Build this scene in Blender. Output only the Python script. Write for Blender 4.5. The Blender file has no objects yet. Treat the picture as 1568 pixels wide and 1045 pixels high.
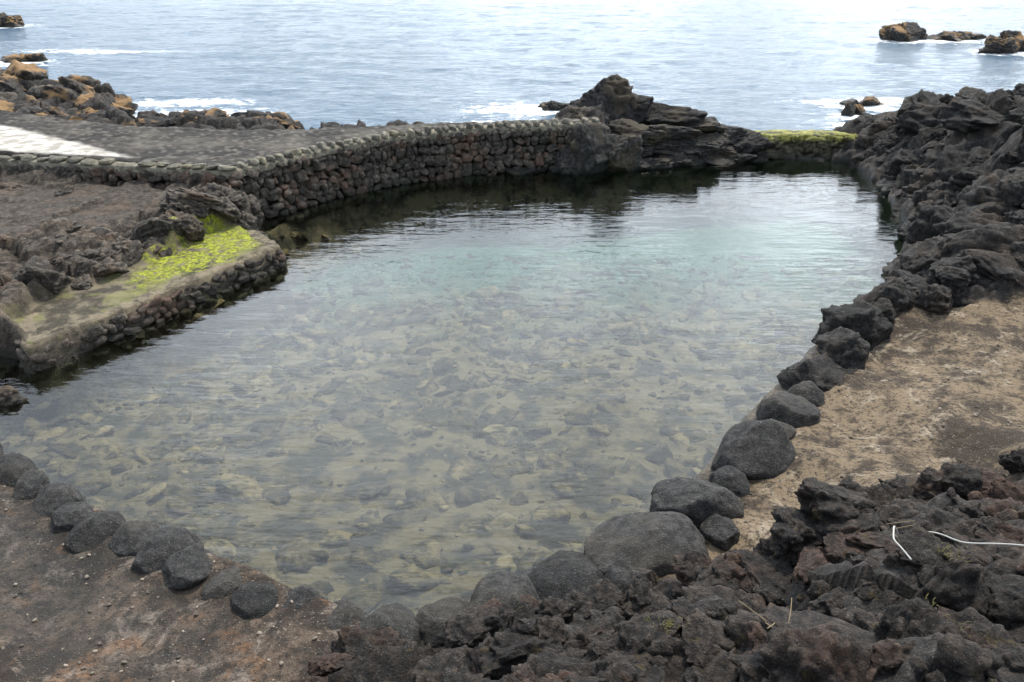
import bpy, bmesh, numpy as np, math, time
from mathutils import Vector
T0=time.time()
rng=np.random.default_rng(11)
scene=bpy.context.scene

# ---------------------------------------------------------------- noise
def hsh(ix,iy,iz,s):
    h=(ix*374761393+iy*668265263+iz*1274126177+s*974634777)&0xFFFFFFFF
    h=((h^(h>>13))*1274126177)&0xFFFFFFFF
    h=h^(h>>16)
    return h/4294967295.0
def vn(x,y,z=None,s=0):
    if z is None: z=np.zeros_like(x)
    ix=np.floor(x).astype(np.int64);iy=np.floor(y).astype(np.int64);iz=np.floor(z).astype(np.int64)
    fx=x-ix;fy=y-iy;fz=z-iz
    fx=fx*fx*(3-2*fx);fy=fy*fy*(3-2*fy);fz=fz*fz*(3-2*fz)
    r=0
    for a in (0,1):
        wa=fx if a else 1-fx
        for b in (0,1):
            wb=fy if b else 1-fy
            for c in (0,1):
                wc=fz if c else 1-fz
                r=r+wa*wb*wc*hsh(ix+a,iy+b,iz+c,s)
    return r*2-1
def vn2(x,y,s=0):
    ix=np.floor(x).astype(np.int64);iy=np.floor(y).astype(np.int64);z=np.zeros_like(ix)
    fx=x-ix;fy=y-iy
    fx=fx*fx*(3-2*fx);fy=fy*fy*(3-2*fy)
    return 2*((1-fx)*(1-fy)*hsh(ix,iy,z,s)+fx*(1-fy)*hsh(ix+1,iy,z,s)+(1-fx)*fy*hsh(ix,iy+1,z,s)+fx*fy*hsh(ix+1,iy+1,z,s))-1
def fbm2(x,y,o=4,s=0):
    r=0;a=.5
    for i in range(o):
        r=r+a*vn2(x*2**i+i*17.3,y*2**i-i*9.1,s+i);a*=.5
    return r
def fbm3(p,o=4,s=0):
    r=0;a=.5
    for i in range(o):
        f=2.03**i
        r=r+a*vn(p[:,0]*f+i*3.7,p[:,1]*f+i*1.9,p[:,2]*f-i*5.3,s+i);a*=.5
    return r
def ridge3(p,o=4,s=0):
    r=0;a=.5
    for i in range(o):
        f=2.1**i
        r=r+a*(1-np.abs(vn(p[:,0]*f+i*3.7,p[:,1]*f+i*1.9,p[:,2]*f-i*5.3,s+i))*2);a*=.55
    return r
def w2(x,y,s=0):
    ix=np.floor(x).astype(np.int64);iy=np.floor(y).astype(np.int64);z=np.zeros_like(ix)
    f1=np.full(x.shape,9.0);f2=np.full(x.shape,9.0);idd=np.zeros(x.shape)
    for a in (-1,0,1):
        for b in (-1,0,1):
            cx=ix+a;cy=iy+b
            dx=cx+hsh(cx,cy,z,s)-x;dy=cy+hsh(cx,cy,z,s+1)-y
            d=np.sqrt(dx*dx+dy*dy)
            m=d<f1
            f2=np.where(m,f1,np.minimum(f2,d))
            idd=np.where(m,hsh(cx,cy,z,s+2),idd)
            f1=np.where(m,d,f1)
    return f1,f2,idd
def w3(p,s=0):
    x,y,z=p[:,0],p[:,1],p[:,2]
    ix=np.floor(x).astype(np.int64);iy=np.floor(y).astype(np.int64);iz=np.floor(z).astype(np.int64)
    f1=np.full(x.shape,9.0);f2=np.full(x.shape,9.0)
    for a in (-1,0,1):
        for b in (-1,0,1):
            for c in (-1,0,1):
                cx=ix+a;cy=iy+b;cz=iz+c
                d=np.sqrt((cx+hsh(cx,cy,cz,s)-x)**2+(cy+hsh(cx,cy,cz,s+1)-y)**2+(cz+hsh(cx,cy,cz,s+2)-z)**2)
                m=d<f1
                f2=np.where(m,f1,np.minimum(f2,d));f1=np.where(m,d,f1)
    return f1,f2
def sst(a,b,x):
    t=np.clip((x-a)/(b-a),0,1);return t*t*(3-2*t)
def sdf(poly,x,y):
    P=np.array(poly,float);d=np.full(x.shape,1e9);ins=np.zeros(x.shape,bool)
    n=len(P)
    for i in range(n):
        ax,ay=P[i];bx,by=P[(i+1)%n]
        ex,ey=bx-ax,by-ay
        t=np.clip(((x-ax)*ex+(y-ay)*ey)/(ex*ex+ey*ey+1e-12),0,1)
        d=np.minimum(d,(x-ax-t*ex)**2+(y-ay-t*ey)**2)
        c=((ay>y)!=(by>y))&(x<(bx-ax)*(y-ay)/((by-ay) if by!=ay else 1e-12)+ax)
        ins^=c
    d=np.sqrt(d)
    return np.where(ins,-d,d)

# ---------------------------------------------------------------- layout (metres)
POOL=[(-6.25,8.2),(-5.05,7.7),(-3.8,7.0),(-2.68,6.5),(-2.2,6.2),(-1.4,5.8),(-.9,5.85),(.04,6.25),(.8,6.8),(1.6,7.5),
 (2.5,8.6),(3.45,10.0),(4.6,11.5),(5.5,12.6),(6.7,13.9),(8.0,15.8),(9.1,18.1),(9.8,21.1),(9.9,23.9),(7.9,24.4),(7.1,24.3),(5.05,23.7),
 (3.3,23.2),(1.4,23.1),(-1.5,22.5),(-3.2,21.5),(-4.4,20.45),(-5.2,19.3),(-5.8,17.9),(-5.9,17.0),(-5.3,16.2),(-4.7,15.6),(-5.8,13.75),(-6.5,12.45),(-7.35,11.05),(-7.7,11.5),(-8.2,11.7),(-9.8,11.3),(-9.8,9.2)]
WALL=[(-16,19.9),(-12,19.2),(-8.6,18.6),(-6.35,18.1),(-5.5,19.1),(-4.6,20.4),(-3.3,21.5),(-1.5,22.5),(0,22.95),(1.5,23.2),(2.6,23.4)]
TERR=WALL+[(2.4,24.2),(1.4,24.0),(-3.3,23.2),(-6,22.6),(-8,22.5),(-10.3,22.7),(-12.5,23.5),(-16,25)]
LAND=[(-70,34),(-22,31.5),(-17,30.2),(-13.6,29.0),(-12.7,26.6),(-11.3,24.9),(-6.5,25.1),(-5.5,23.9),(-3,24.0),(1.2,24.6),(2,26.4),(3.4,27),(5.6,26.3),(7.3,25.7),(9.8,25.6),
 (11,26),(13,25.3),(16,25.6),(22,28),(40,26),(70,24),(70,-60),(-70,-60)]
PATH_L=[(-14,10.5),(-14,1.5),(-2.4,1.5),(-1.9,4.4),(-1.5,5.0),(-1.0,5.8),(-3,8),(-6,10)]
PATH_R=[(1.2,6.2),(1.6,7.6),(3.2,9.9),(4.5,11.6),(5.5,12.4),(7.2,12.3),(9.2,12.6),(14,13.4),(14,9.2),(7,7.6),(4.9,7.0),(3.4,6.6),(2.3,6.0)]
LEDGE=[(-8.1,12.0),(-7.7,11.6),(-7.35,11.05),(-6.5,12.45),(-5.8,13.75),(-4.7,15.6),(-5.3,16.3),(-5.9,17.2),(-6.4,16.4),(-6.6,15.2),(-7.4,13.7),(-8.0,12.8)]
MOSS=[(-6.6,13.4),(-5.7,14.1),(-4.8,15.6),(-5.25,16.3),(-5.6,17.0),(-6.5,16.8),(-6.5,15.7),(-7.1,14.6)]
CONC=[(-18,24.2),(-13.4,22.2),(-8.75,19.05),(-12.3,19.55),(-18,20.6)]
SHELF=[(-9.5,14.5),(-7.2,16.6),(-6.7,17.9),(-8.6,18.4),(-14,19.2),(-14,16)]
CP=np.array([
 (-10,8,.3),(-8,7,.2),(-6,7,.10),(-4.4,6,.10),(-3,5.3,.12),(-5,4.6,.2),(-2.3,4.9,.2),(-4,3,.5),(-8,3.5,.5),
 (2.2,6.5,.25),(3,7.5,.25),(4,9,.28),(5.5,11,.35),(8,11.5,.5),(7,9,.5),(5,7.8,.42),(10,10,.8),
 (-.9,5.4,.12),(0,5.6,.2),(1.2,5.9,.25),(0,4.8,.65),(-1.3,4.6,.4),(2,5.3,.85),(3.3,6.0,1.0),(4.5,6.5,1.1),(6,7.0,1.25),(3,4.6,1.35),(4.5,5,1.55),(1,4.2,1.05),
 (0,3.5,1.5),(-1.6,3.4,.9),(2.5,3.5,1.9),(5,3.5,2.2),(0,0,4.2),(-4,0,3.2),(5,0,4.3),(-9,0,3),(10,2,4),(8,5,2.2),(12,7,2.2),(15,11,2.2),(0,-10,5),(20,0,5),(-20,0,3),
 (6.6,13.2,.5),(7.8,14.2,.7),(8.9,15.2,.8),(9.8,17,1.0),(10.5,19.5,1.2),(10.8,22,1.2),(10.6,24,1.0),(9.2,13.7,1.0),(10.9,15.5,1.8),(11.7,17.5,2.2),(12,20,2.5),(11.7,22,2.0),(12.8,23.7,1.5),(14,20,2.7),(14,16,2.7),(12,14,2.0),(18,20,3),(18,24,1.6),(30,20,3),(50,15,5),
 (-8.5,13.2,.65),(-7.4,14.5,.65),(-6.9,16,.7),(-6.6,17.3,.85),(-8.5,16.5,.85),(-10,15,.8),(-10.5,18,.85),(-8,17.8,.9),(-12,17,.95),(-9.7,12.8,.45),(-12,12,.8),(-15,17,1.1),(-30,15,2),
 (-8.6,24,1.1),(-10.8,23.8,1.0),(-13,24.8,1.1),(-15,26.5,1.2),(-16,28,1.6),(-14,28,1.2),(-18,27,1.6),(-30,30,2),(-5,23.2,1.0),(0,24.2,1.0),
 (2.7,25,1.6),(4.5,25,1.1),(6.5,24.9,.6),(3.2,23.9,.8),(5,24.3,.3),(7,24.8,.3),(2,24.3,1.1),(8.8,25,.1)])
def idw(x,y):
    n=0;d=0
    for px,py,pz in CP:
        w=1/((x-px)**2+(y-py)**2+.06)**1.7
        n=n+w*pz;d=d+w
    return n/d
def crag(x,y):
    wx=x+.35*fbm2(x*1.1,y*1.1,3,50);wy=y+.35*fbm2(x*1.1+9,y*1.1,3,60)
    f,g,i=w2(wx/1.1,wy/1.1,1)
    h=(i-.5)*.42+(.5-f)*.25
    f,g,i=w2(wx/.42+3,wy/.42,11)
    h+=(i-.5)*.17+(.6-f*f)*.10
    f,g,i=w2(wx/.15,wy/.15,21)
    h+=(i-.5)*.045+(.5-f*f)*.04
    h+=.05*fbm2(x*9,y*9,3,70)
    return h
def ground(x,y,full=False):
    base=idw(x,y)
    nz=.12*fbm2(x*2.2,y*2.2,3,5)
    dp=sdf(POOL,x,y);dl=sdf(LAND,x,y)+nz*3;dt=sdf(TERR,x,y)
    dpl=sdf(PATH_L,x,y);dpr=sdf(PATH_R,x,y)
    pL=sst(.12,-.12,dpl+nz);pR=sst(.15,-.1,dpr+nz)
    path=np.maximum(pL,pR)
    led=sst(.12,-.06,sdf(LEDGE,x,y))
    ter=sst(-.06,-.22,dt)
    flat=np.maximum(np.maximum(path,led),ter)
    rough=(1-flat)*np.where(y<12.8,.25+.75*sst(.1,.9,dp),1)
    rough=rough*(1-.75*sst(.3,-.3,sdf(SHELF,x,y)+nz*2))
    near=(y<13)&(x>-.8)
    base=np.where(near,.06+(base-.06)*sst(-.1,1.0,dp),base)
    side=((x>5)&(y>12.8))|((x>2.7)&(y>22))
    base=np.where(side,base*(.12+.88*sst(-.1,1.9,dp)),base)
    hh=base+crag(x,y)*rough
    hh=hh+path*(.035*fbm2(x*1.3,y*1.3,4,31)+.02*fbm2(x*10,y*10,3,33))
    hh=hh*(1-led)+led*(.42+.05*fbm2(x*2,y*2,4,41)+.01*fbm2(x*15,y*15,2,42))
    f,g,i=w2(x/.24,y/.2,81)
    conc=sst(.1,-.1,sdf(CONC,x,y)+nz*.5)*ter
    tz=1.24+.03*fbm2(x,y,2,3)+.016*np.maximum(0,-x-6)+(.05*(.6-f*f)+.03*i)*(1-conc)+.03*conc
    hh=hh*(1-ter)+tz*ter
    bed=-.40-.09*np.clip(y-6.3,0,14)+.10*fbm2(x*.9,y*.9,3,90)+.08*fbm2(x*3.5,y*3.5,4,91)
    bed=np.maximum(bed,-1.75)
    sh=-.22-1.5*np.abs(dp)+.2*fbm2(x*2,y*2,3,95)
    bed=np.where((y>16)&(x<7),np.maximum(bed,sh),bed)
    wallz=(y>17.6)&(x<2.9)&(dt<1.0)
    k=np.where(wallz,sst(.15,.5,dp),sst(-.30,.06,dp+nz*.4*(y<17)))
    k=np.where(ter>.3,1,k)
    z=bed*(1-k)+hh*k
    ks=sst(.9,-.3,dl)
    z=z*ks+(-2.5)*(1-ks)
    if not full: return z
    moss=sst(.25,-.25,sdf(MOSS,x,y)+.5*fbm2(x*2.5,y*2.5,4,7))
    left=sst(-5,-6,x)*sst(20,19,y)
    return z,dict(path=path,pathr=pR,moss=moss,conc=conc,terr=ter,ledge=led,bed=1-k,grey=left)

# ---------------------------------------------------------------- mesh helpers
def mkmesh(name,V,F,mat,attrs=None,parent=None,smooth=True):
    me=bpy.data.meshes.new(name)
    V=np.asarray(V,np.float32);F=np.asarray(F,np.int32);k=F.shape[1]
    me.vertices.add(len(V));me.vertices.foreach_set('co',V.ravel())
    me.loops.add(F.size);me.loops.foreach_set('vertex_index',F.ravel())
    me.polygons.add(len(F));me.polygons.foreach_set('loop_start',np.arange(0,F.size,k,dtype=np.int32))
    try: me.polygons.foreach_set('loop_total',np.full(len(F),k,np.int32))
    except Exception: pass
    me.polygons.foreach_set('use_smooth',np.full(len(F),smooth))
    if attrs:
        for a,v in attrs.items():
            at=me.attributes.new(a,'FLOAT','POINT');at.data.foreach_set('value',np.asarray(v,np.float32))
    me.update(calc_edges=True)
    me.materials.append(mat)
    ob=bpy.data.objects.new(name,me);scene.collection.objects.link(ob)
    if parent: ob.parent=parent
    return ob
def empty(name):
    e=bpy.data.objects.new(name,None);scene.collection.objects.link(e);return e
def gridmesh(xs,ys):
    X,Y=np.meshgrid(xs,ys);nx=len(xs);ny=len(ys)
    i=np.arange((ny-1)*(nx-1));r=i//(nx-1);c=i%(nx-1);a=r*nx+c
    return X.ravel(),Y.ravel(),np.stack([a,a+1,a+nx+1,a+nx],1)
_ico={}
def ico(l):
    if l not in _ico:
        bm=bmesh.new();bmesh.ops.create_icosphere(bm,subdivisions=l,radius=1)
        V=np.array([v.co[:] for v in bm.verts]);F=np.array([[v.index for v in f.verts] for f in bm.faces]);bm.free()
        V/=np.linalg.norm(V,axis=1)[:,None];_ico[l]=(V,F)
    return _ico[l]
def lava(seed,l):
    n,F=ico(l);r=np.random.default_rng(seed);p=n*(1+.45*fbm3(n*1.5+seed*3.1,3,seed))[:,None]
    for k in range(r.integers(7,12)):
        d=r.normal(size=3);d/=np.linalg.norm(d);c=r.uniform(.45,.8)
        p=p-np.maximum(0,p@d-c)[:,None]*d*.9
    f,g=w3(p*2.0+seed,seed);p=p*(1+.22*(.5-f)+.10*np.minimum(.3,g-f))[:,None]
    b=ridge3(p*1.8+seed,4,seed+9);p=p*(1+.15*(b-.2))[:,None]
    p=p*(1+.16*fbm3(p*7+seed,4,seed+4))[:,None]
    return p
def slab(seed,l):
    n,F=ico(l);r=np.random.default_rng(seed+77);p=np.sign(n)*np.abs(n)**.75*(1+.25*fbm3(n*1.2+seed*3.1,2,seed))[:,None]
    for k in range(9):
        d=r.normal(size=3);d/=np.linalg.norm(d);c=r.uniform(.5,.85)
        p=p-np.maximum(0,p@d-c)[:,None]*d*.95
    q=p*np.array([1,1,2.2]);f,g=w3(q*1.6+seed,seed);p=p*(1+.16*(.5-f))[:,None]
    p=p*(1+.14*ridge3(q*2.2+seed,4,seed+9)-.04)[:,None]
    p=p*(1+.12*fbm3(p*8+seed,4,seed+4))[:,None]
    return p
def boulder(seed,l):
    n,F=ico(l);r=np.random.default_rng(seed+500);p=n*(1+.26*fbm3(n*1.2+seed*3.1,2,seed))[:,None]
    for k in range(9):
        d=r.normal(size=3);d/=np.linalg.norm(d);c=r.uniform(.66,.88)
        p=p-np.maximum(0,p@d-c)[:,None]*d*.75
    p=p*(1+.09*fbm3(p*2.6+seed,4,seed+4)+.025*fbm3(p*11+seed,3,seed+5))[:,None]
    return p/np.abs(p).max(0)
def block(seed,l):
    n,F=ico(l);p=np.sign(n)*np.abs(n)**.66
    r=np.random.default_rng(seed+900)
    for k in range(7):
        d=r.normal(size=3);d/=np.linalg.norm(d);c=r.uniform(.65,1.0)
        p=p-np.maximum(0,p@d-c)[:,None]*d*.85
    p=p*(1+.24*fbm3(p*1.6+seed*2.3,3,seed))[:,None]
    return p
LIB={}
for l in (2,3,4):
    LIB['lava',l]=[lava(s,l) for s in range(10)]
LIB['lava',5]=[lava(s+20,5) for s in range(8)]
LIB['slab',5]=[slab(s,5) for s in range(8)]
LIB['slab',3]=[slab(s+8,3) for s in range(8)]
for l in (2,3,5): LIB['boulder',l]=[boulder(s,l) for s in range(12)]
for l in (2,3): LIB['block',l]=[block(s,l) for s in range(12)]
def rotm(rx,ry,rz):
    cx,sx,cy,sy,cz,sz=math.cos(rx),math.sin(rx),math.cos(ry),math.sin(ry),math.cos(rz),math.sin(rz)
    return np.array([[cz,-sz,0],[sz,cz,0],[0,0,1]])@np.array([[cy,0,sy],[0,1,0],[-sy,0,cy]])@np.array([[1,0,0],[0,cx,-sx],[0,sx,cx]])
class Pile:
    def __init__(s): s.V=[];s.F=[];s.R=[];s.n=0
    def add(s,kind,l,pos,scale,rot=None,k=None):
        L=LIB[kind,l];p=L[rng.integers(len(L)) if k is None else k%len(L)]
        if kind!='block': p=p@rotm(0,0,rng.uniform(0,6.28)).T
        p=p*np.asarray(scale)
        if rot is None: rot=(rng.uniform(-.5,.5),rng.uniform(-.5,.5),rng.uniform(0,6.28))
        p=p@rotm(*rot).T+np.asarray(pos)
        F=ico(l)[1]
        s.V.append(p);s.F.append(F+s.n);s.R.append(np.full(len(p),rng.random()));s.n+=len(p)
    def build(s,name,mat,parent=None):
        s.v=np.concatenate(s.V)
        return mkmesh(name,s.v,np.concatenate(s.F),mat,{'rnd':np.concatenate(s.R)},parent)

# ---------------------------------------------------------------- material helpers
class NT:
    def __init__(s,name):
        s.m=bpy.data.materials.new(name);s.m.use_nodes=True;s.t=s.m.node_tree;s.t.nodes.clear()
        s.out=s.t.nodes.new('ShaderNodeOutputMaterial')
        s.co=s.n('ShaderNodeTexCoord').outputs['Object']
    def n(s,ty,**kw):
        o=s.t.nodes.new(ty)
        for k,v in kw.items(): setattr(o,k,v)
        return o
    def put(s,sock,v):
        if isinstance(v,bpy.types.NodeSocket): s.t.links.new(v,sock)
        else: sock.default_value=v
    def noise(s,scale,detail=4,rough=.6,co=None,dist=0,stretch=None):
        o=s.n('ShaderNodeTexNoise');c=co or s.co
        if stretch:
            mp=s.n('ShaderNodeMapping');mp.inputs['Scale'].default_value=stretch;s.put(mp.inputs[0],c);c=mp.outputs[0]
        s.put(o.inputs['Vector'],c)
        o.inputs['Scale'].default_value=scale;o.inputs['Detail'].default_value=detail;o.inputs['Roughness'].default_value=rough;o.inputs['Distortion'].default_value=dist
        return o.outputs['Fac']
    def voro(s,scale,feature='F1'):
        o=s.n('ShaderNodeTexVoronoi',feature=feature);s.put(o.inputs['Vector'],s.co);o.inputs['Scale'].default_value=scale
        return o.outputs['Distance']
    def mr(s,v,a,b,c=0.,d=1.,smooth=True):
        o=s.n('ShaderNodeMapRange');o.interpolation_type='SMOOTHSTEP' if smooth else 'LINEAR'
        s.put(o.inputs[0],v)
        for i,x in enumerate((a,b,c,d)): s.put(o.inputs[i+1],x)
        return o.outputs[0]
    def mix(s,f,a,b,mode='MIX'):
        o=s.n('ShaderNodeMix',data_type='RGBA',blend_type=mode);s.put(o.inputs[0],f)
        for i,x in ((6,a),(7,b)):
            if isinstance(x,(tuple,list)): x=tuple(x)+(1,)*(4-len(x))
            s.put(o.inputs[i],x)
        return o.outputs[2]
    def math(s,op,a,b=0.):
        o=s.n('ShaderNodeMath',operation=op);s.put(o.inputs[0],a);s.put(o.inputs[1],b);return o.outputs[0]
    def attr(s,name): return s.n('ShaderNodeAttribute',attribute_name=name).outputs['Fac']
    def z(s):
        o=s.n('ShaderNodeSeparateXYZ');s.put(o.inputs[0],s.co);return o.outputs[2]
    def grey(s,v):
        o=s.n('ShaderNodeCombineXYZ')
        for i in range(3): s.put(o.inputs[i],v)
        return o.outputs[0]
    def bump(s,h,strength,dist,normal=None):
        o=s.n('ShaderNodeBump');s.put(o.inputs['Height'],h);o.inputs['Strength'].default_value=strength;o.inputs['Distance'].default_value=dist
        if normal: s.put(o.inputs['Normal'],normal)
        return o.outputs[0]
    def pbsdf(s,col,rough,nrm=None,spec=.3):
        o=s.n('ShaderNodeBsdfPrincipled')
        if isinstance(col,tuple): col=col+(1,)
        s.put(o.inputs['Base Color'],col);s.put(o.inputs['Roughness'],rough);s.put(o.inputs['Specular IOR Level'],spec)
        if nrm: s.put(o.inputs['Normal'],nrm)
        s.t.links.new(o.outputs[0],s.out.inputs[0]);return o

def rock_color(s,dark,light,accent,acc,rnd=True,speck=.4):
    n2=s.noise(11,5,.7);n1=s.noise(1.1,3,.6)
    col=s.mix(s.mr(n2,.35,.7),dark,light)
    lo=.50
    if rnd:
        r=s.attr('rnd');col=s.mix(1.,col,s.grey(s.mr(r,0,1,.6,1.5,False)),'MULTIPLY')
        n1=s.math('ADD',n1,s.math('MULTIPLY',r,.18));lo=.60
    col=s.mix(s.math('MULTIPLY',s.mr(n1,lo,lo+.16),acc),col,accent)
    sp=s.mr(s.noise(70,2,.6),.60,.70)
    col=s.mix(s.math('MULTIPLY',sp,speck),col,(.19,.175,.15))
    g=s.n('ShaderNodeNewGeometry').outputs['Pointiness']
    return s.mix(1.,col,s.grey(s.mr(g,.42,.60,.28,1.9)),'MULTIPLY')  # crevice shade and brighter crests painted into the rock colour by pointiness
def rock_bump(s,k=1.):
    h=s.math('ADD',s.math('MULTIPLY',s.noise(20,6,.78),1.3),s.math('MULTIPLY',s.voro(48),-.3))
    return s.bump(h,1.0*k,.045)
def wetness(s,col,base_r=.85,algae=(.05,.045,.02)):
    z=s.z();zz=s.math('ADD',z,s.math('MULTIPLY',s.noise(2.5,2),-.18))
    wet=s.mr(zz,.12,-.02)
    col=s.mix(s.math('MULTIPLY',wet,.6),col,(.014,.014,.010))
    col=s.mix(s.mr(z,.0,-.12),col,algae)
    return col,s.mr(wet,0,1,base_r,.4,False)
def rockmat(name,dark,light,accent,acc,bump=1.,wet=True,top=None,topamt=0,algae=(.052,.054,.026),speck=.4,lichen=0):
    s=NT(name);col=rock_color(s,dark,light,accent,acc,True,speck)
    if top:
        nz=s.n('ShaderNodeSeparateXYZ');s.put(nz.inputs[0],s.n('ShaderNodeNewGeometry').outputs['Normal'])
        m=s.math('MULTIPLY',s.mr(nz.outputs[2],.0,.6),s.mr(s.noise(.8,4,.6),.47,.57))
        col=s.mix(s.math('MULTIPLY',m,topamt),col,top)
    if lichen: col=s.mix(s.math('MULTIPLY',s.mr(s.noise(6,5,.7),.60,.68),lichen),col,(.12,.088,.022))
    r=.85
    if wet: col,r=wetness(s,col,.85,algae)
    s.pbsdf(col,r,rock_bump(s,bump),.35);return s.m
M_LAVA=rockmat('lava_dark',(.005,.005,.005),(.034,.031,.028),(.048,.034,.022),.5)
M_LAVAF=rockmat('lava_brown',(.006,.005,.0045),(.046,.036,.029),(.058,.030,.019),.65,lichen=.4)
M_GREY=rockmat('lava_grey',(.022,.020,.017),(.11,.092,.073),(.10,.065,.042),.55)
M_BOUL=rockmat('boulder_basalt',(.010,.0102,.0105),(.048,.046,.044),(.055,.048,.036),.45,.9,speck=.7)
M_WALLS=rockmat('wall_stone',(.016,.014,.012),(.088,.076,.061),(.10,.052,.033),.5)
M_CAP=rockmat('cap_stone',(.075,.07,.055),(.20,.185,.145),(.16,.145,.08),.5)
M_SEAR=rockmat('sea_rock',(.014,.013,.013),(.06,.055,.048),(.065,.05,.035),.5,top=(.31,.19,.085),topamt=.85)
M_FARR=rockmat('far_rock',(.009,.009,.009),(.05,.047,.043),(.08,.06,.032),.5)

BEDD=(.026,.024,.014);BEDL=(.155,.122,.070);TEAL=(.020,.095,.072)  # TEAL: painted depth tint, stands in for light absorbed by the water
def bedmat():
    s=NT('submerged_stone');r=s.attr('rnd')
    col=s.mix(s.mr(s.noise(5,5,.68),.38,.62),BEDD,BEDL)
    col=s.mix(1.,col,s.grey(s.mr(r,0,1,.35,1.45,False)),'MULTIPLY')
    col=s.mix(s.mr(s.z(),-1.05,-1.7),col,TEAL)  # water absorption painted into the stone colour, by depth
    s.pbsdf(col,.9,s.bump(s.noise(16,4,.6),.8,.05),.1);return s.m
M_SUB=bedmat()

def groundmat():
    s=NT('ground_lava_and_concrete')
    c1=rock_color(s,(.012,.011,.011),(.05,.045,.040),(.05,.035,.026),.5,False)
    col=s.mix(s.math('MULTIPLY',s.attr('grey'),.8),c1,s.mix(1.,c1,(2.2,2.0,1.7),'MULTIPLY'))
    path=s.attr('path');pr=s.attr('pathr')
    n=s.noise(.8,6,.66,dist=.5);n2=s.noise(4.5,6,.72)
    m=s.math('ADD',s.math('MULTIPLY',n,.6),s.math('MULTIPLY',n2,.4))
    cR=s.mix(s.mr(m,.44,.56),(.045,.032,.021),(.20,.15,.095))
    cR=s.mix(s.math('MULTIPLY',s.mr(s.noise(2.2,5,.7,dist=.8),.54,.66),.7),cR,(.37,.31,.23))
    cL=s.mix(s.mr(m,.44,.58),(.028,.021,.016),(.13,.094,.068))
    cL=s.mix(s.math('MULTIPLY',s.mr(s.noise(1.7,6,.75,dist=.6),.52,.63),.75),cL,(.27,.22,.18))
    cL=s.mix(s.math('MULTIPLY',s.mr(s.noise(2.6,5,.65),.57,.68),.6),cL,(.19,.095,.042))
    cp=s.mix(pr,cL,cR)
    cp=s.mix(s.mr(s.noise(50,2,.6),.65,.71),cp,(.32,.29,.24))
    cp=s.mix(s.math('MULTIPLY',s.mr(s.noise(18,4,.7),.38,.5,1,0),.75),cp,(.03,.024,.018))
    col=s.mix(path,col,cp)
    cl=s.mix(s.mr(s.noise(3,6,.65),.4,.62),(.05,.043,.030),(.19,.16,.11))
    cl=s.mix(s.math('MULTIPLY',s.mr(s.noise(1.4,4,.6),.50,.60),.55),cl,(.20,.20,.07))
    col=s.mix(s.attr('ledge'),col,cl)
    ct=s.mix(s.mr(s.voro(4.6),.15,.5),(.115,.105,.09),(.028,.025,.022))
    ct=s.mix(s.math('MULTIPLY',s.mr(s.noise(.8,5),.45,.65),.5),ct,(.155,.14,.115))
    col=s.mix(s.attr('terr'),col,ct)
    col=s.mix(s.attr('conc'),col,s.mix(s.mr(s.noise(3,5),.4,.6),(.32,.30,.26),(.60,.57,.51)))
    mo=s.math('MULTIPLY',s.attr('moss'),s.mr(s.noise(5,5,.68),.40,.52))
    mc=s.mix(s.mr(s.noise(14,4,.65),.35,.65),(.085,.105,.012),(.36,.39,.035))
    col=s.mix(mo,col,mc)
    col,r=wetness(s,col,.88,(.05,.055,.026))
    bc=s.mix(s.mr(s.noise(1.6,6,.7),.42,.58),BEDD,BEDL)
    bc=s.mix(s.mr(s.z(),-1.05,-1.7),bc,TEAL)  # same painted absorption tint on the deeper bed
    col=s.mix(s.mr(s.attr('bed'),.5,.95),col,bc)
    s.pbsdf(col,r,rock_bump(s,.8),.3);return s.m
M_GROUND=groundmat()

# ---------------------------------------------------------------- ground
def axis(a,segs,lo,hi):
    out=[a]
    for end,st in segs:
        n=max(1,int(round((end-out[-1])/st)));out+=list(np.linspace(out[-1],end,n+1)[1:])
    st=segs[-1][1]
    while out[-1]<hi: st*=1.18;out.append(out[-1]+st)
    st=segs[0][1];pre=[a]
    while pre[-1]>lo: st*=1.18;pre.append(pre[-1]-st)
    return np.array(pre[::-1][:-1]+out)
xs=axis(-16,[(-8,.06),(8,.042),(16,.06)],-70,70)
ys=axis(2.6,[(14,.032),(30,.065)],-60,60)
X,Y,F=gridmesh(xs,ys)
Z,A=ground(X,Y,True)
mkmesh('ground',np.stack([X,Y,Z],1),F,M_GROUND,A)
print('ground',len(X),time.time()-T0)

# ---------------------------------------------------------------- lava masses
def scatter(poly,step,jit=.5):
    P=np.array(poly);x0,y0=P.min(0);x1,y1=P.max(0)
    a,b=np.meshgrid(np.arange(x0,x1,step),np.arange(y0,y1,step));a=a.ravel()+rng.uniform(-jit,jit,a.size)*step;b=b.ravel()+rng.uniform(-jit,jit,b.size)*step
    m=sdf(poly,a,b)<0;return a[m],b[m]
def mass(pile,poly,step,r0,r1,l,kind='lava',sink=.3,flat=.75,avoid=True,marg=.0,pm=None):
    a,b=scatter(poly,step);z=ground(a,b)
    if avoid:
        ok=(sdf(POOL,a,b)>(.12+marg if pm is None else pm))&(sdf(PATH_R,a,b)>.05+marg)&(sdf(PATH_L,a,b)>.05+marg)&(sdf(TERR,a,b)>.25+marg)&(sdf(LEDGE,a,b)>.05+marg)&(z>-.4)
        a,b,z=a[ok],b[ok],z[ok]
    for x,y,h in zip(a,b,z):
        r=r0+(r1-r0)*rng.random()**2
        pile.add(kind,l,(x,y,h-sink*r),(r*rng.uniform(.9,1.4),r*rng.uniform(.8,1.1),r*flat*rng.uniform(.7,1.2)))
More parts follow.
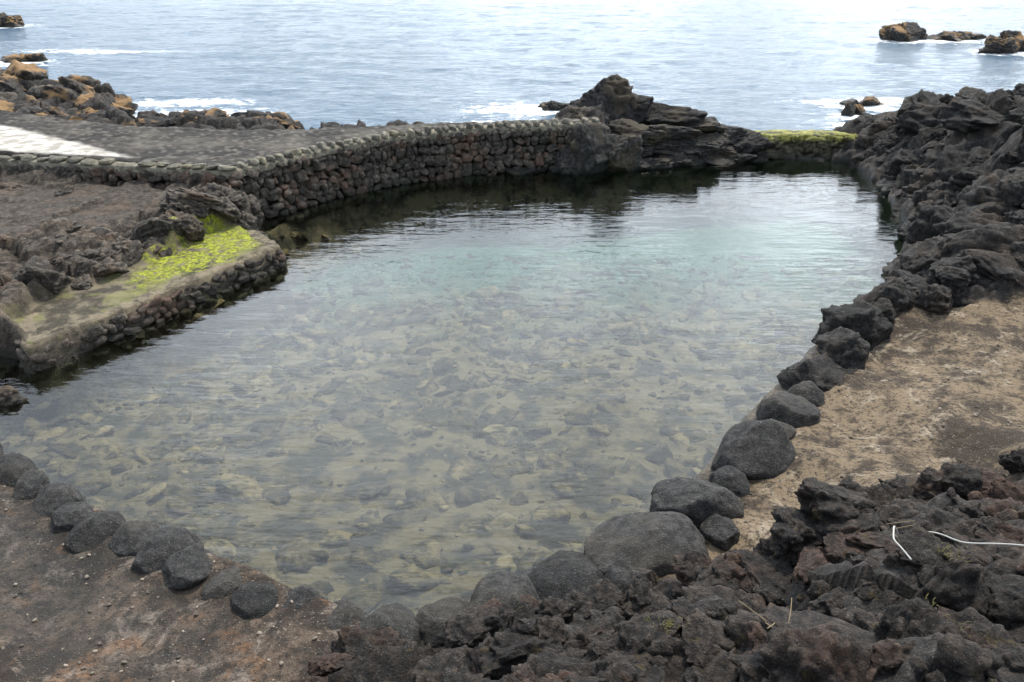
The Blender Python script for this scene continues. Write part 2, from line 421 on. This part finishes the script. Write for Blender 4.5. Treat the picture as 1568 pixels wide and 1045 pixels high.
def along(pile,line,step,r0,r1,dz,kind='lava',flat=.8,jy=.1):
    BL=np.array(line);dB=np.r_[0,np.cumsum(np.linalg.norm(np.diff(BL,axis=0),axis=1))]
    for q in np.arange(0,dB[-1],step):
        x=np.interp(q,dB,BL[:,0])+rng.uniform(-jy,jy);y=np.interp(q,dB,BL[:,1])+rng.uniform(-jy,jy)
        r=rng.uniform(r0,r1);pile.add(kind,5,(x,y,ground(np.array([x]),np.array([y]))[0]+dz),(r*1.2,r,r*flat))
fg=Pile()
FG=[(-1.8,3.2),(-1.6,4.6),(-1.35,5.1),(-.9,5.35),(-.2,5.45),(.9,5.55),(1.5,5.8),(2.2,5.85),(3.4,6.4),(4.9,6.9),(7.5,7.6),(8.5,5),(5.5,3.2)]
mass(fg,FG,.36,.16,.38,5,marg=.05)
mass(fg,FG,.85,.35,.62,5,kind='slab',flat=.5,marg=.25,sink=.35)
mass(fg,FG,.2,.05,.14,3,sink=0)
along(fg,[(-1.55,4.7),(-1.2,5.2),(.9,5.6),(1.9,5.85),(2.6,6.05),(3.4,6.5),(4.9,6.95),(7,7.6),(9,8.3),(12,9)],.22,.14,.28,.02)
fg.build('foreground_lava_outcrop',M_LAVAF)
rm=Pile()
RM=[(5.9,12.6),(6.6,13.4),(7.8,15.2),(8.9,17.8),(9.6,21),(10.1,24.2),(10.6,25.6),(13,25),(17,25.5),(18,20),(16,15),(14,13.4),(10,12.7),(7.5,12.4)]
mass(rm,RM,1.0,.45,.95,5,kind='slab',flat=.7,marg=.2,pm=.8)
mass(rm,RM,.7,.25,.55,5,flat=.8,marg=.05,pm=.4)
mass(rm,RM,.42,.1,.28,3)
EDGE=[(5.6,12.6),(6.8,13.9),(8.1,15.8),(9.2,18.1),(9.9,21.1),(10.1,23.9)]
for row,(off,zz,r0,r1,n) in enumerate([(.30,.0,.35,.55,30),(.75,.40,.5,.75,22),(1.3,.85,.5,.9,18)]):
    for i in range(n):
        u=i/(n-1)*5;j=min(int(u),4);p=np.array(EDGE[j])*(1-(u-j))+np.array(EDGE[j+1])*(u-j)
        hmax=ground(np.array([p[0]+off+.7]),np.array([p[1]]))[0]+.3
        r=rng.uniform(r0,r1)*(.6 if u<1 else 1)
        rm.add('slab' if i%2 else 'lava',5,(p[0]+off+rng.uniform(-.1,.15),p[1]-off*.25*(u<3),min(zz,max(hmax-.2,.0))+rng.uniform(-.12,.12)),(r,r,r*rng.uniform(.6,.9)))
for x,y,z,sx,sz in [(10.7,23.8,.6,.7,.5),(11.4,22.4,1.4,1.0,.7),(12.5,21,1.9,1.3,.8),(11.0,21.5,1.0,.8,.7),(10.7,18.8,.9,.8,.8),(11.4,19,1.6,1.1,.8),(12.6,18.2,2.1,1.2,.7),(9.4,15.6,.6,.7,.6),(10.3,15.6,1.2,.9,.7),(8.6,14.2,.5,.7,.5)]:
    rm.add('slab',5,(x,y,z),(sx,sx*.9,sz))
rm.build('lava_headland',M_LAVA)
lm=Pile()
LM=[(-8.8,12.5),(-7.6,13.9),(-6.9,15.2),(-6.7,16.5),(-6.2,17.3),(-6.4,17.9),(-7,17),(-9.5,14.8),(-13,15),(-13,12)]
mass(lm,LM,1.0,.45,.8,5,kind='slab',flat=.45,sink=.45,marg=.15)
mass(lm,LM,.5,.08,.2,3,flat=.6)
mass(lm,[(-7,17.3),(-6.4,17.9),(-8.5,18.3),(-14,19),(-14,18.2),(-8.5,17.6)],.9,.3,.5,5,flat=.5)
along(lm,[(-8.2,12.9),(-7.55,13.8),(-6.85,15.1),(-6.6,16.4),(-6.2,17.2),(-6.0,17.7)],.33,.22,.42,-.18,kind='slab',flat=.75)
along(lm,[(-8.6,13.0),(-7.8,14.0),(-7.1,15.3),(-6.8,16.6),(-6.5,17.5)],.5,.3,.5,-.15,kind='lava',flat=.6)
for x,y,z,sx,sz in [(-6.6,17.0,.45,.7,.5),(-7.1,15.9,.4,.7,.4),(-8.0,14.4,.35,.85,.42),(-9.0,13.1,.3,.9,.4),(-6.15,17.7,.4,.5,.5),(-5.95,17.3,.15,.45,.4)]:
    lm.add('slab',5,(x,y,z),(sx,sx*.8,sz))
for x,y,z,sx,sz in [(-8.35,12.3,.1,.4,.28),(-8.9,12.3,.1,.5,.3),(-8.1,11.6,-.15,.4,.2)]:
    lm.add('lava',5,(x,y,z),(sx,sx*.8,sz))
lm.build('lava_shelf_rocks',M_GREY)
p=Pile();p.add('lava',5,(-7.35,10.2,.0),(.32,.26,.24),(0,0,.4),1);p.build('shore_rock',M_GREY)
fo=Pile()
for x,y,z,a,b,c in [(2.75,25,1.5,.95,.8,.78),(3.6,25.2,1.25,1.0,.8,.6),(4.6,25.1,1.05,1.1,.8,.5),(5.6,25.1,.8,1.0,.8,.4),(6.5,25,.55,.9,.7,.45),(2.3,24.3,1.0,.7,.6,.5),
    (3.5,24.1,.85,.9,.5,.35),(4.7,24.2,.75,.9,.5,.3),(5.8,24.4,.5,1.0,.5,.25),(7.1,24.6,.35,.7,.45,.4),(2.35,23.05,.42,.95,.6,.90),(3.15,23.1,.3,.6,.45,.65),(1.6,22.9,.2,.5,.4,.5),
    (4.4,23.9,.5,.7,.4,.16),(5.5,24.1,.42,.6,.4,.16),(.3,22.75,.0,.8,.3,.15),(3.0,25.8,1.3,.8,.6,.6),(4.8,25.8,.7,1,.6,.5)]:
    fo.add('slab',5,(x,y,z),(a,b,c*1.05),(rng.uniform(-.15,.15),rng.uniform(-.15,.15),rng.uniform(-.4,.4)))
for off,zz,n in ((0,.05,10),(.3,.38,9),(.65,.68,8)):
    for i in range(n):
        u=i/(n-1);fo.add('slab',5,(3.3+u*4.0+rng.uniform(-.1,.1),23.25+u*1.1+off,zz*(1-.35*u)+rng.uniform(-.05,.05)),(rng.uniform(.4,.6),.36,rng.uniform(.16,.26)),(rng.uniform(-.15,.15),rng.uniform(-.2,.2),rng.uniform(-.2,.6)))
mass(fo,[(1.6,23.2),(1.8,26),(3.6,26.6),(7.5,25.4),(7.6,24.6),(5,24),(3,23.4)],.4,.12,.36,3,flat=.7)
fo.build('lava_outcrop',M_FARR)
sr=Pile()
for x,y,z,a,b,c in [(-8.9,24.3,1.05,.9,.6,.45),(-7.7,24.4,1.0,.9,.5,.4),(-10.2,24.0,.9,.6,.5,.4),(-6.8,24.3,.9,.6,.4,.38),(-10.9,23.7,.8,.5,.4,.3)]:
    sr.add('slab',5,(x,y,z),(a,b,c),(0,rng.uniform(-.2,.2),rng.uniform(-.4,.4)))
mass(sr,[(-11.3,23.2),(-11,24.9),(-6.5,25),(-6,23.3)],.5,.12,.3,3)
sr.build('shore_rock_cluster',M_SEAR)
sr=Pile()
mass(sr,[(-22,25.5),(-20,31),(-16,30),(-13.2,28.8),(-12.6,26),(-11.6,24.5),(-13,24)],.75,.3,.75,4)
for x,y,z,a,b,c in [(-16.2,28.2,1.6,1,.8,.6),(-14.4,28.2,1.2,.9,.7,.5),(-17.6,27.5,1.7,1.1,.8,.7),(-13.4,27.5,.6,.9,.7,.5)]:
    sr.add('slab',5,(x,y,z),(a,b,c))
sr.build('shore_rock_cluster',M_SEAR)
def searock(lst):
    p=Pile()
    for x,y,w,h in lst:
        for k in range(6):
            q=rng.uniform(-.5,.5)
            p.add('slab',5,(x+q*w,y+rng.uniform(-.3,.3)*w,rng.uniform(0,.2)*h-.1),(w*.36,w*.3,h*.62*(1-abs(q)*.6)),(rng.uniform(-.2,.2),rng.uniform(-.2,.2),rng.uniform(0,6)))
    p.build('sea_rock',M_SEAR)
SEAR=[[(25.6,56,2.4,1.4),(28,56,2.0,.8),(29.6,57,1.5,.6)],[(28.8,50,2.2,1.4),(31,50.5,3,1.2)],[(12.8,31.3,.7,.75)],[(-38,65,2.6,1.4),(-41,65,3,1.2)],[(-26.3,46,1.8,.6)],[(1.7,32.6,1.2,.4)],[(13.9,33.5,1.2,.4)]]
for l in SEAR: searock(l)
print('rocks',time.time()-T0)

# ---------------------------------------------------------------- pool rim boulders
ri=0
def rim(x,y,z,r,flat=.8,rot=None,mat=None,kind='boulder'):
    global ri
    p=Pile();p.add(kind,5,(x,y,z),(r*rng.uniform(1.02,1.15),r*rng.uniform(.88,1.0),r*flat),rot or (rng.uniform(-.25,.25),rng.uniform(-.25,.25),rng.uniform(0,6.28)),ri);ri+=1
    p.build('basalt_boulder',mat or M_BOUL)
for x,y,z,r,f in [(1.35,6.62,.18,.62,.66),(2.09,7.42,.22,.50,.80),(2.94,8.4,.24,.54,.78),(3.7,9.35,.24,.40,.8),(4.4,10.2,.26,.50,.82),(5.35,11.5,.35,.56,.85),(6.25,12.5,.4,.55,.9),
    (.55,6.12,.15,.52,.66),(-.05,5.85,.14,.45,.66),(2.2,6.9,.3,.22,.8),(2.55,7.85,.22,.26,.8),(3.38,8.88,.25,.25,.8),(4.05,9.75,.27,.26,.8),(4.95,10.8,.35,.42,.9),(5.9,12.0,.4,.4,.9),(1.1,6.1,.3,.26,.8),(1.75,6.7,.25,.24,.8),(4.75,10.5,.1,.35,.8),(5.2,11.95,.15,.4,.8)]:
    rim(x,y,z,r,f,kind='boulder' if y<10 else 'slab',mat=M_BOUL if y<10 else M_LAVA)
for x,y,r in [(-6.08,8.2,.36),(-5.68,7.93,.24),(-5.29,7.67,.29),(-4.91,7.35,.27),(-4.53,7.15,.31),(-4.1,6.93,.28),(-3.68,6.72,.33),(-3.3,6.48,.34),(-2.86,6.34,.28),(-2.5,6.04,.35),(-2.07,5.96,.28),(-1.65,5.78,.30),(-1.15,5.66,.38),(-.62,5.74,.32),(-6.7,8.5,.36)]:
    rim(x+rng.uniform(-.05,.05),y+rng.uniform(-.05,.05),.11,r*rng.uniform(.88,1.06),.62)

# ---------------------------------------------------------------- submerged stones
sb=Pile()
a,b=scatter(POOL,.2,.9);m=(sdf(POOL,a,b)<-.1)&(b<20.5);a,b=a[m],b[m];z=ground(a,b)
dens=fbm2(a*.5,b*.5,2,333)
for x,y,h,dn in zip(a,b,z,dens):
    if rng.random()<.40-dn*.8: continue
    r=.035+.20*rng.random()**3
    if y>13: r*=1.2
    sb.add(('slab','block','lava','lava')[rng.integers(4)] if r>.09 else 'lava',2 if r<.09 else 3,(x,y,h-.1*r),(r*rng.uniform(1,1.8),r*rng.uniform(.8,1.2),r*rng.uniform(.3,.65)))
for x,y,r in [(-5.3,8.3,.22),(-4.5,7.95,.26),(-5.7,9.0,.28),(-3.4,7.5,.22),(-3.6,8.8,.3),(-2.5,7.3,.24),(-1.6,6.7,.22),(-.4,6.6,.2),(-1,7.4,.2),(.3,7.3,.22)]:
    sb.add('boulder',5,(x,y,ground(np.array([x]),np.array([y]))[0]+.02),(r*1.2,r,r*.6))
sb.build('submerged_stones',M_SUB)

# ---------------------------------------------------------------- dry stone walls
def at(line,s):
    P=np.array(line);d=np.r_[0,np.cumsum(np.linalg.norm(np.diff(P,axis=0),axis=1))]
    x=np.interp(s,d,P[:,0]);y=np.interp(s,d,P[:,1]);e=.15
    tx=np.interp(s+e,d,P[:,0])-np.interp(s-e,d,P[:,0]);ty=np.interp(s+e,d,P[:,1])-np.interp(s-e,d,P[:,1])
    L=math.hypot(tx,ty)+1e-9;return x,y,tx/L,ty/L,d[-1]
def stonewall(pile,line,z0,z1,hh,ww,depth=.14,batter=.1,off=0.,jit=1.):
    L=at(line,0)[4];z=z0
    while z<z1-.03:
        h=hh*rng.uniform(.8,1.2);s=rng.uniform(0,ww)
        while s<L:
            w=ww*rng.uniform(.5,1.6);x,y,tx,ty,_=at(line,s+w/2)
            nx,ny=ty,-tx
            zc=z+h/2+rng.uniform(-.05,.05)*jit
            o=batter*(1-(zc-z0)/(z1-z0))+rng.uniform(-.05,.06)*jit+off
            hs=h*rng.uniform(.45,.72)
            pile.add('block',3,(x+nx*o,y+ny*o,min(zc,z1-hs*.6)),(w*.54,depth,hs),(rng.uniform(-.3,.3),rng.uniform(-.45,.45)*jit,math.atan2(ty,tx)+rng.uniform(-.25,.25)))
            s+=w*.95
        z+=h*.95
def core(name,line,z0,z1,wd,mat,parent,step=.15,out=.0,nz=.02):
    L=at(line,0)[4];S=np.arange(0,L+1e-6,step);rows=[]
    for s in S:
        x,y,tx,ty,_=at(line,s);nx,ny=ty,-tx
        r=[]
        for o,z in ((out,z0),(out,z1-.03),(out-.03,z1),(out-wd*.5,z1+.01),(out-wd+.03,z1),(out-wd,z1-.03),(out-wd,z0)):
            r.append((x+nx*o+rng.uniform(-nz,nz),y+ny*o+rng.uniform(-nz,nz),z+rng.uniform(-nz,nz)*.6))
        rows.append(r)
    V=np.array(rows).reshape(-1,3);k=7;F=[]
    for i in range(len(S)-1):
        for j in range(k-1): F.append((i*k+j,(i+1)*k+j,(i+1)*k+j+1,i*k+j+1))
    F.append((0,1,5,6));n=(len(S)-1)*k;F.append((n,n+6,n+5,n+1))
    return mkmesh(name,V,F,mat,{'rnd':np.full(len(V),.5)},parent)
def mortar(name,a,b):
    s=NT(name);col=s.mix(s.mr(s.noise(6,6,.7),.38,.62),a,b)
    col=s.mix(s.math('MULTIPLY',s.mr(s.noise(1.6,3),.5,.6),.5),col,tuple(c*1.1 for c in b))
    col,r=wetness(s,col);s.pbsdf(col,r,rock_bump(s,.6));return s.m
M_MORT=mortar('wall_mortar',(.008,.0075,.007),(.02,.018,.016))
M_LMORT=mortar('light_mortar',(.10,.09,.068),(.24,.22,.165))
e=empty('stone_wall')
p=Pile();stonewall(p,WALL,-.25,1.16,.19,.25,off=.02);p.build('wall_stones',M_WALLS,e)
core('wall_core',WALL,-1.8,1.2,.75,M_MORT,e,out=-.04)
core('wall_capping',WALL,1.1,1.26,.42,M_LMORT,e,out=.10,nz=.015)
p=Pile();L=at(WALL,0)[4];s=.1
while s<L:
    x,y,tx,ty,_=at(WALL,s);nx,ny=ty,-tx
    cren=x>-6.2
    w=rng.uniform(.075,.115) if cren else rng.uniform(.12,.2)
    if rng.random()>.04: p.add('block',3,(x-nx*.03+rng.uniform(-.02,.02),y-ny*.03,1.30+rng.uniform(-.03,.02)),(w,.16,(.10 if cren else .06)*rng.uniform(.8,1.2)),(rng.uniform(-.2,.2),rng.uniform(-.2,.2),math.atan2(ty,tx)+rng.uniform(-.25,.25)))
    s+=w*2+(rng.uniform(.04,.10) if cren else .03)
p.build('cap_stones',M_CAP,e)
LW=[(-8.0,12.2),(-7.72,11.6),(-7.38,11.05),(-6.5,12.42),(-5.8,13.72),(-4.68,15.58),(-5.05,16.05),(-5.45,16.6)]
e=empty('stone_ledge_wall')
p=Pile();stonewall(p,LW,-.3,.34,.15,.22,depth=.09,batter=.08,off=.0,jit=.9);p.build('ledge_stones',M_WALLS,e)
core('ledge_core',LW,-1.2,.41,.28,mortar('ledge_mortar',(.06,.05,.035),(.20,.165,.11)),e,out=.03)
def weirmat():
    s=NT('weir_stone');col=s.mix(s.mr(s.noise(6,6,.7),.38,.62),(.03,.027,.02),(.10,.09,.06))
    m=s.math('MULTIPLY',s.mr(s.z(),.40,.60),s.mr(s.noise(3,5),.40,.54))
    col=s.mix(m,col,s.mix(s.mr(s.noise(9,4),.4,.6),(.15,.15,.03),(.35,.34,.10)));col,r=wetness(s,col);s.pbsdf(col,r,rock_bump(s,.8));return s.m
WE=[(7.4,24.45),(8.6,24.55),(10.3,24.35)]
e=empty('weir_wall');MW=weirmat()
core('weir_core',WE,-1.8,.66,.75,MW,e,out=.0,nz=.03)
p=Pile();stonewall(p,WE,-.25,.62,.2,.3,depth=.1,batter=.08);p.build('weir_stones',MW,e)
print('walls',time.time()-T0)

# ---------------------------------------------------------------- water
def poolwater():
    s=NT('pool_water')
    h=s.math('ADD',s.noise(2.2,3,.5,stretch=(.6,1.5,1)),s.math('MULTIPLY',s.noise(7.5,3,.55,stretch=(.6,1.5,1)),.26))
    msk=s.mr(s.noise(.35,2),.35,.65,.3,1.)
    nr=s.bump(s.math('MULTIPLY',h,msk),.5,.05)
    fr=s.n('ShaderNodeFresnel');fr.inputs['IOR'].default_value=1.36;s.put(fr.inputs['Normal'],nr)
    gl=s.n('ShaderNodeBsdfGlossy');gl.inputs['Roughness'].default_value=.03;gl.inputs['Color'].default_value=(1,1,1,1);s.put(gl.inputs['Normal'],nr)
    tr=s.n('ShaderNodeBsdfTransparent');tr.inputs['Color'].default_value=(.88,.93,.87,1)
    mx=s.n('ShaderNodeMixShader');s.put(mx.inputs[0],fr.outputs[0]);s.put(mx.inputs[1],tr.outputs[0]);s.put(mx.inputs[2],gl.outputs[0])
    s.t.links.new(mx.outputs[0],s.out.inputs[0]);return s.m
X,Y,F=gridmesh(np.arange(-10.4,10.95,.15),np.arange(5.2,25,.15))
d=sdf(POOL,X,Y);keep=(d[F]<.35).all(1)&((sdf(TERR,X,Y)>-.1)[F]).all(1)
mkmesh('pool_water',np.stack([X,Y,X*0],1),F[keep],poolwater())

def seamat():
    s=NT('sea_water')
    h=s.math('ADD',s.noise(2.0,5,.68,stretch=(.75,1.1,1)),s.math('MULTIPLY',s.noise(.5,3,.55,stretch=(.7,1.2,1)),1.4))
    nr=s.bump(h,1.,.24)
    f=s.attr('foam');fn=s.noise(1.8,7,.75,stretch=(.8,1.1,1),dist=.8)
    foam=s.mr(s.math('ADD',f,s.math('MULTIPLY',s.math('SUBTRACT',fn,.5),2.4)),.46,.78)
    col=s.mix(foam,(.014,.065,.12),(.85,.87,.87))
    o=s.pbsdf(col,s.mr(foam,0,1,.12,.8,False),nr,.5);o.inputs['IOR'].default_value=1.333
    return s.m
xs=axis(-45,[(45,.3)],-3000,3000);ys=axis(22,[(45,.17),(85,.35)],20,4000)
X,Y,F=gridmesh(xs,ys)
Zs=.10*fbm2(X*.45,Y*.75,5,200)+.05*fbm2(X*.15,Y*.3,2,210)-.08
Zs=np.where(Y>250,0,Zs)
dl=sdf(LAND,X,Y)
foam=np.clip(1-dl/2.6,0,1)*.85*sst(-1,.4,fbm2(X*.25,Y*.25,2,220)*2)
for l in SEAR:
    for x,y,w,h in l: foam=np.maximum(foam,.85*np.exp(-(((X-x)/(w*1.1+.6))**2+((Y-y+.4)/(w*.7+.8))**2)))
for x,y,a,b in [(-12.0,31,3.6,2.8),(-11.0,27,2.4,1.8),(-13.5,34,4,1.5),(0,29,3.8,2.2),(.8,32.5,3.8,1.8),(13.5,29,3.2,2.6),(-24,50,7,1.2),(31,49,5,1.6),(14,34,4,1.2)]:
    foam=np.maximum(foam,.76*np.exp(-(((X-x)/a)**2+((Y-y)/b)**2)))
keep=((dl>-1.0)[F]).any(1)
mkmesh('sea',np.stack([X,Y,Zs],1),F[keep],seamat(),{'foam':foam})

# ---------------------------------------------------------------- small things
def topz(V,x,y,r=.05):
    m=(np.abs(V[:,0]-x)<r)&(np.abs(V[:,1]-y)<r)
    return V[m,2].max() if m.any() else ground(np.array([x]),np.array([y]))[0]
def tube(name,pts,rad,mat):
    cu=bpy.data.curves.new(name,'CURVE');cu.dimensions='3D';cu.bevel_depth=rad;cu.bevel_resolution=2
    for P in pts:
        sp=cu.splines.new('NURBS');sp.points.add(len(P)-1)
        for i,q in enumerate(P): sp.points[i].co=(q[0],q[1],q[2],1)
        sp.use_endpoint_u=True;sp.order_u=min(4,len(P))
    cu.materials.append(mat);ob=bpy.data.objects.new(name,cu);scene.collection.objects.link(ob);return ob
RP=np.array([(3.06,4.88),(3.0,5.08),(3.08,5.26),(3.3,5.36),(3.5,5.3),(3.65,5.16),(4.1,4.97),(4.7,4.85),(5.4,4.6)])
u=np.linspace(0,len(RP)-1,34);rx=np.interp(u,np.arange(len(RP)),RP[:,0]);ry=np.interp(u,np.arange(len(RP)),RP[:,1])
zs=np.array([topz(fg.v,a_,b_,.05) for a_,b_ in zip(rx,ry)]);zm=np.array([zs[max(0,i-2):i+3].max() for i in range(len(zs))])
zm=np.convolve(np.pad(zm,1,mode='edge'),[.25,.5,.25],'valid')+.012
s=NT('rope_white');s.pbsdf(s.mix(s.noise(60,3),(.36,.35,.32),(.55,.54,.50)),.7,s.bump(s.noise(300,2),.5,.003))
tube('white_rope',[list(zip(rx,ry,zm))],.0065,s.m)
s=NT('dry_straw');s.pbsdf(s.mix(s.noise(20,3),(.12,.09,.05),(.34,.27,.16)),.8);M_STRAW=s.m
tw=[]
for cx,cy,n in ((1.83,4.2,4),(3.35,5.7,3),(4.6,5.6,2)):
    for i in range(n):
        x=cx+rng.uniform(-.12,.12);y=cy+rng.uniform(-.1,.1);a=rng.uniform(0,6.28);L=rng.uniform(.10,.24);z=topz(fg.v,x,y)+.01
        tw.append([(x,y,z),(x+math.cos(a)*L*.5+.01,y+math.sin(a)*L*.5,z+.03),(x+math.cos(a)*L,y+math.sin(a)*L,z+.03+rng.uniform(-.02,.04))])
tube('dry_twigs',tw,.003,M_STRAW)
s=NT('weed_leaf');s.pbsdf(s.mix(s.noise(8,3),(.04,.045,.012),(.13,.11,.03)),.7);M_WEED=s.m
for cx,cy in ((2.95,4.15),(2.1,4.5),(3.4,5.0),(1.2,4.7)):
    V=[];F=[]
    for i in range(46):
        a=rng.uniform(0,6.28);rr=.12*rng.random();x=cx+math.cos(a)*rr*1.5;y=cy+math.sin(a)*rr;z=topz(fg.v,x,y,.03)-.01
        L=rng.uniform(.015,.05);a2=rng.uniform(0,6.28);w=.004;px,py=-math.sin(a2)*w,math.cos(a2)*w;n=len(V)
        mx_,my_=x+math.cos(a2)*L*.4,y+math.sin(a2)*L*.4
        V+=[(x-px,y-py,z),(x+px,y+py,z),(mx_+px,my_+py,z+L*.7),(mx_-px,my_-py,z+L*.7),(x+math.cos(a2)*L,y+math.sin(a2)*L,z+L*.85),(x+math.cos(a2)*L+.001,y+math.sin(a2)*L,z+L*.85)]
        F+=[(n,n+1,n+2,n+3),(n+3,n+2,n+5,n+4)]
    mkmesh('weed_tuft',V,F,M_WEED)
s=NT('stone_chip');s.pbsdf(s.mix(s.attr('rnd'),(.03,.025,.02),(.28,.24,.19)),.9)
p=Pile()
a=np.r_[rng.uniform(-7,-1.4,900),rng.uniform(1.5,8.5,900)];b=np.r_[rng.uniform(4,8,900),rng.uniform(5.8,12.2,900)]
ok=(sdf(POOL,a,b)>.1)&((sdf(PATH_L,a,b)<0)|(sdf(PATH_R,a,b)<0));a,b=a[ok],b[ok];z=ground(a,b)
for x,y,h in zip(a,b,z):
    r=.004+.018*rng.random()**3;p.add('block',2,(x,y,h+r*.3),(r*1.3,r,r*.6))
p.build('gravel',s.m)

# ---------------------------------------------------------------- light
SUN_EL,SUN_AZ=math.radians(58),math.radians(30)
w=bpy.data.worlds.new('World');scene.world=w;w.use_nodes=True;t=w.node_tree;t.nodes.clear()
def wn(ty,**k):
    o=t.nodes.new(ty)
    for a,b in k.items(): setattr(o,a,b)
    return o
o=wn('ShaderNodeOutputWorld');bg=wn('ShaderNodeBackground');bg.inputs[1].default_value=.1
sky=wn('ShaderNodeTexSky',sky_type='NISHITA');sky.sun_disc=False;sky.sun_elevation=SUN_EL;sky.sun_rotation=SUN_AZ;sky.dust_density=2.;sky.air_density=1.3
tc=wn('ShaderNodeTexCoord');G=tc.outputs['Generated'];sx=wn('ShaderNodeSeparateXYZ');t.links.new(G,sx.inputs[0])
ad=wn('ShaderNodeMath',operation='ADD');ad.inputs[1].default_value=.25;t.links.new(sx.outputs[2],ad.inputs[0])
dv=wn('ShaderNodeVectorMath',operation='DIVIDE');t.links.new(G,dv.inputs[0])
cb=wn('ShaderNodeCombineXYZ')
for i in range(3): t.links.new(ad.outputs[0],cb.inputs[i])
t.links.new(cb.outputs[0],dv.inputs[1])
nz=wn('ShaderNodeTexNoise');nz.inputs['Scale'].default_value=1.7;nz.inputs['Detail'].default_value=5;nz.inputs['Roughness'].default_value=.5;t.links.new(dv.outputs[0],nz.inputs['Vector'])
mr=wn('ShaderNodeMapRange');mr.inputs[1].default_value=.38;mr.inputs[2].default_value=.60;mr.inputs[3].default_value=.40;mr.inputs[4].default_value=1.;t.links.new(nz.outputs['Fac'],mr.inputs[0])
# thin cloud is brightest towards the sun's side of the sky
gd=Vector((.30,.90,.38)).normalized();dt=wn('ShaderNodeVectorMath',operation='DOT_PRODUCT');t.links.new(G,dt.inputs[0]);dt.inputs[1].default_value=gd
gm=wn('ShaderNodeMapRange',interpolation_type='SMOOTHSTEP');gm.inputs[1].default_value=.35;gm.inputs[2].default_value=1.0;t.links.new(dt.outputs['Value'],gm.inputs[0])
cm=wn('ShaderNodeMix',data_type='RGBA');t.links.new(gm.outputs[0],cm.inputs[0]);cm.inputs[6].default_value=(13.5,15.2,17.8,1);cm.inputs[7].default_value=(40,43.5,47.5,1)
# haze: the band just above the horizon is duller than the cloud higher up
hz=wn('ShaderNodeMapRange',interpolation_type='SMOOTHSTEP');hz.inputs[1].default_value=0.;hz.inputs[2].default_value=.3;hz.inputs[3].default_value=.74;hz.inputs[4].default_value=1.;t.links.new(sx.outputs[2],hz.inputs[0])
hm=wn('ShaderNodeVectorMath',operation='SCALE');t.links.new(cm.outputs[2],hm.inputs[0]);t.links.new(hz.outputs[0],hm.inputs['Scale'])
mx=wn('ShaderNodeMix',data_type='RGBA');t.links.new(mr.outputs[0],mx.inputs[0]);t.links.new(sky.outputs[0],mx.inputs[6]);t.links.new(hm.outputs[0],mx.inputs[7])
t.links.new(mx.outputs[2],bg.inputs[0]);t.links.new(bg.outputs[0],o.inputs[0])
sl=bpy.data.lights.new('sun','SUN');sl.energy=4.4;sl.angle=math.radians(5);sl.color=(1,.92,.80)
so=bpy.data.objects.new('sun',sl);scene.collection.objects.link(so);so.location=(10,10,30)
dirv=Vector((math.sin(SUN_AZ)*math.cos(SUN_EL),math.cos(SUN_AZ)*math.cos(SUN_EL),math.sin(SUN_EL)))
so.rotation_euler=dirv.to_track_quat('Z','Y').to_euler()
# ---------------------------------------------------------------- camera
cam=bpy.data.cameras.new('camera');cam.lens=28.8;cam.sensor_width=36;cam.clip_end=8000;cam.clip_start=.05
co=bpy.data.objects.new('camera',cam);scene.collection.objects.link(co);co.location=(0,0,6);co.rotation_euler=(math.radians(63.6),0,0)
scene.camera=co
scene.view_settings.view_transform='Standard';scene.view_settings.look='None';scene.view_settings.exposure=0
print('done',time.time()-T0)
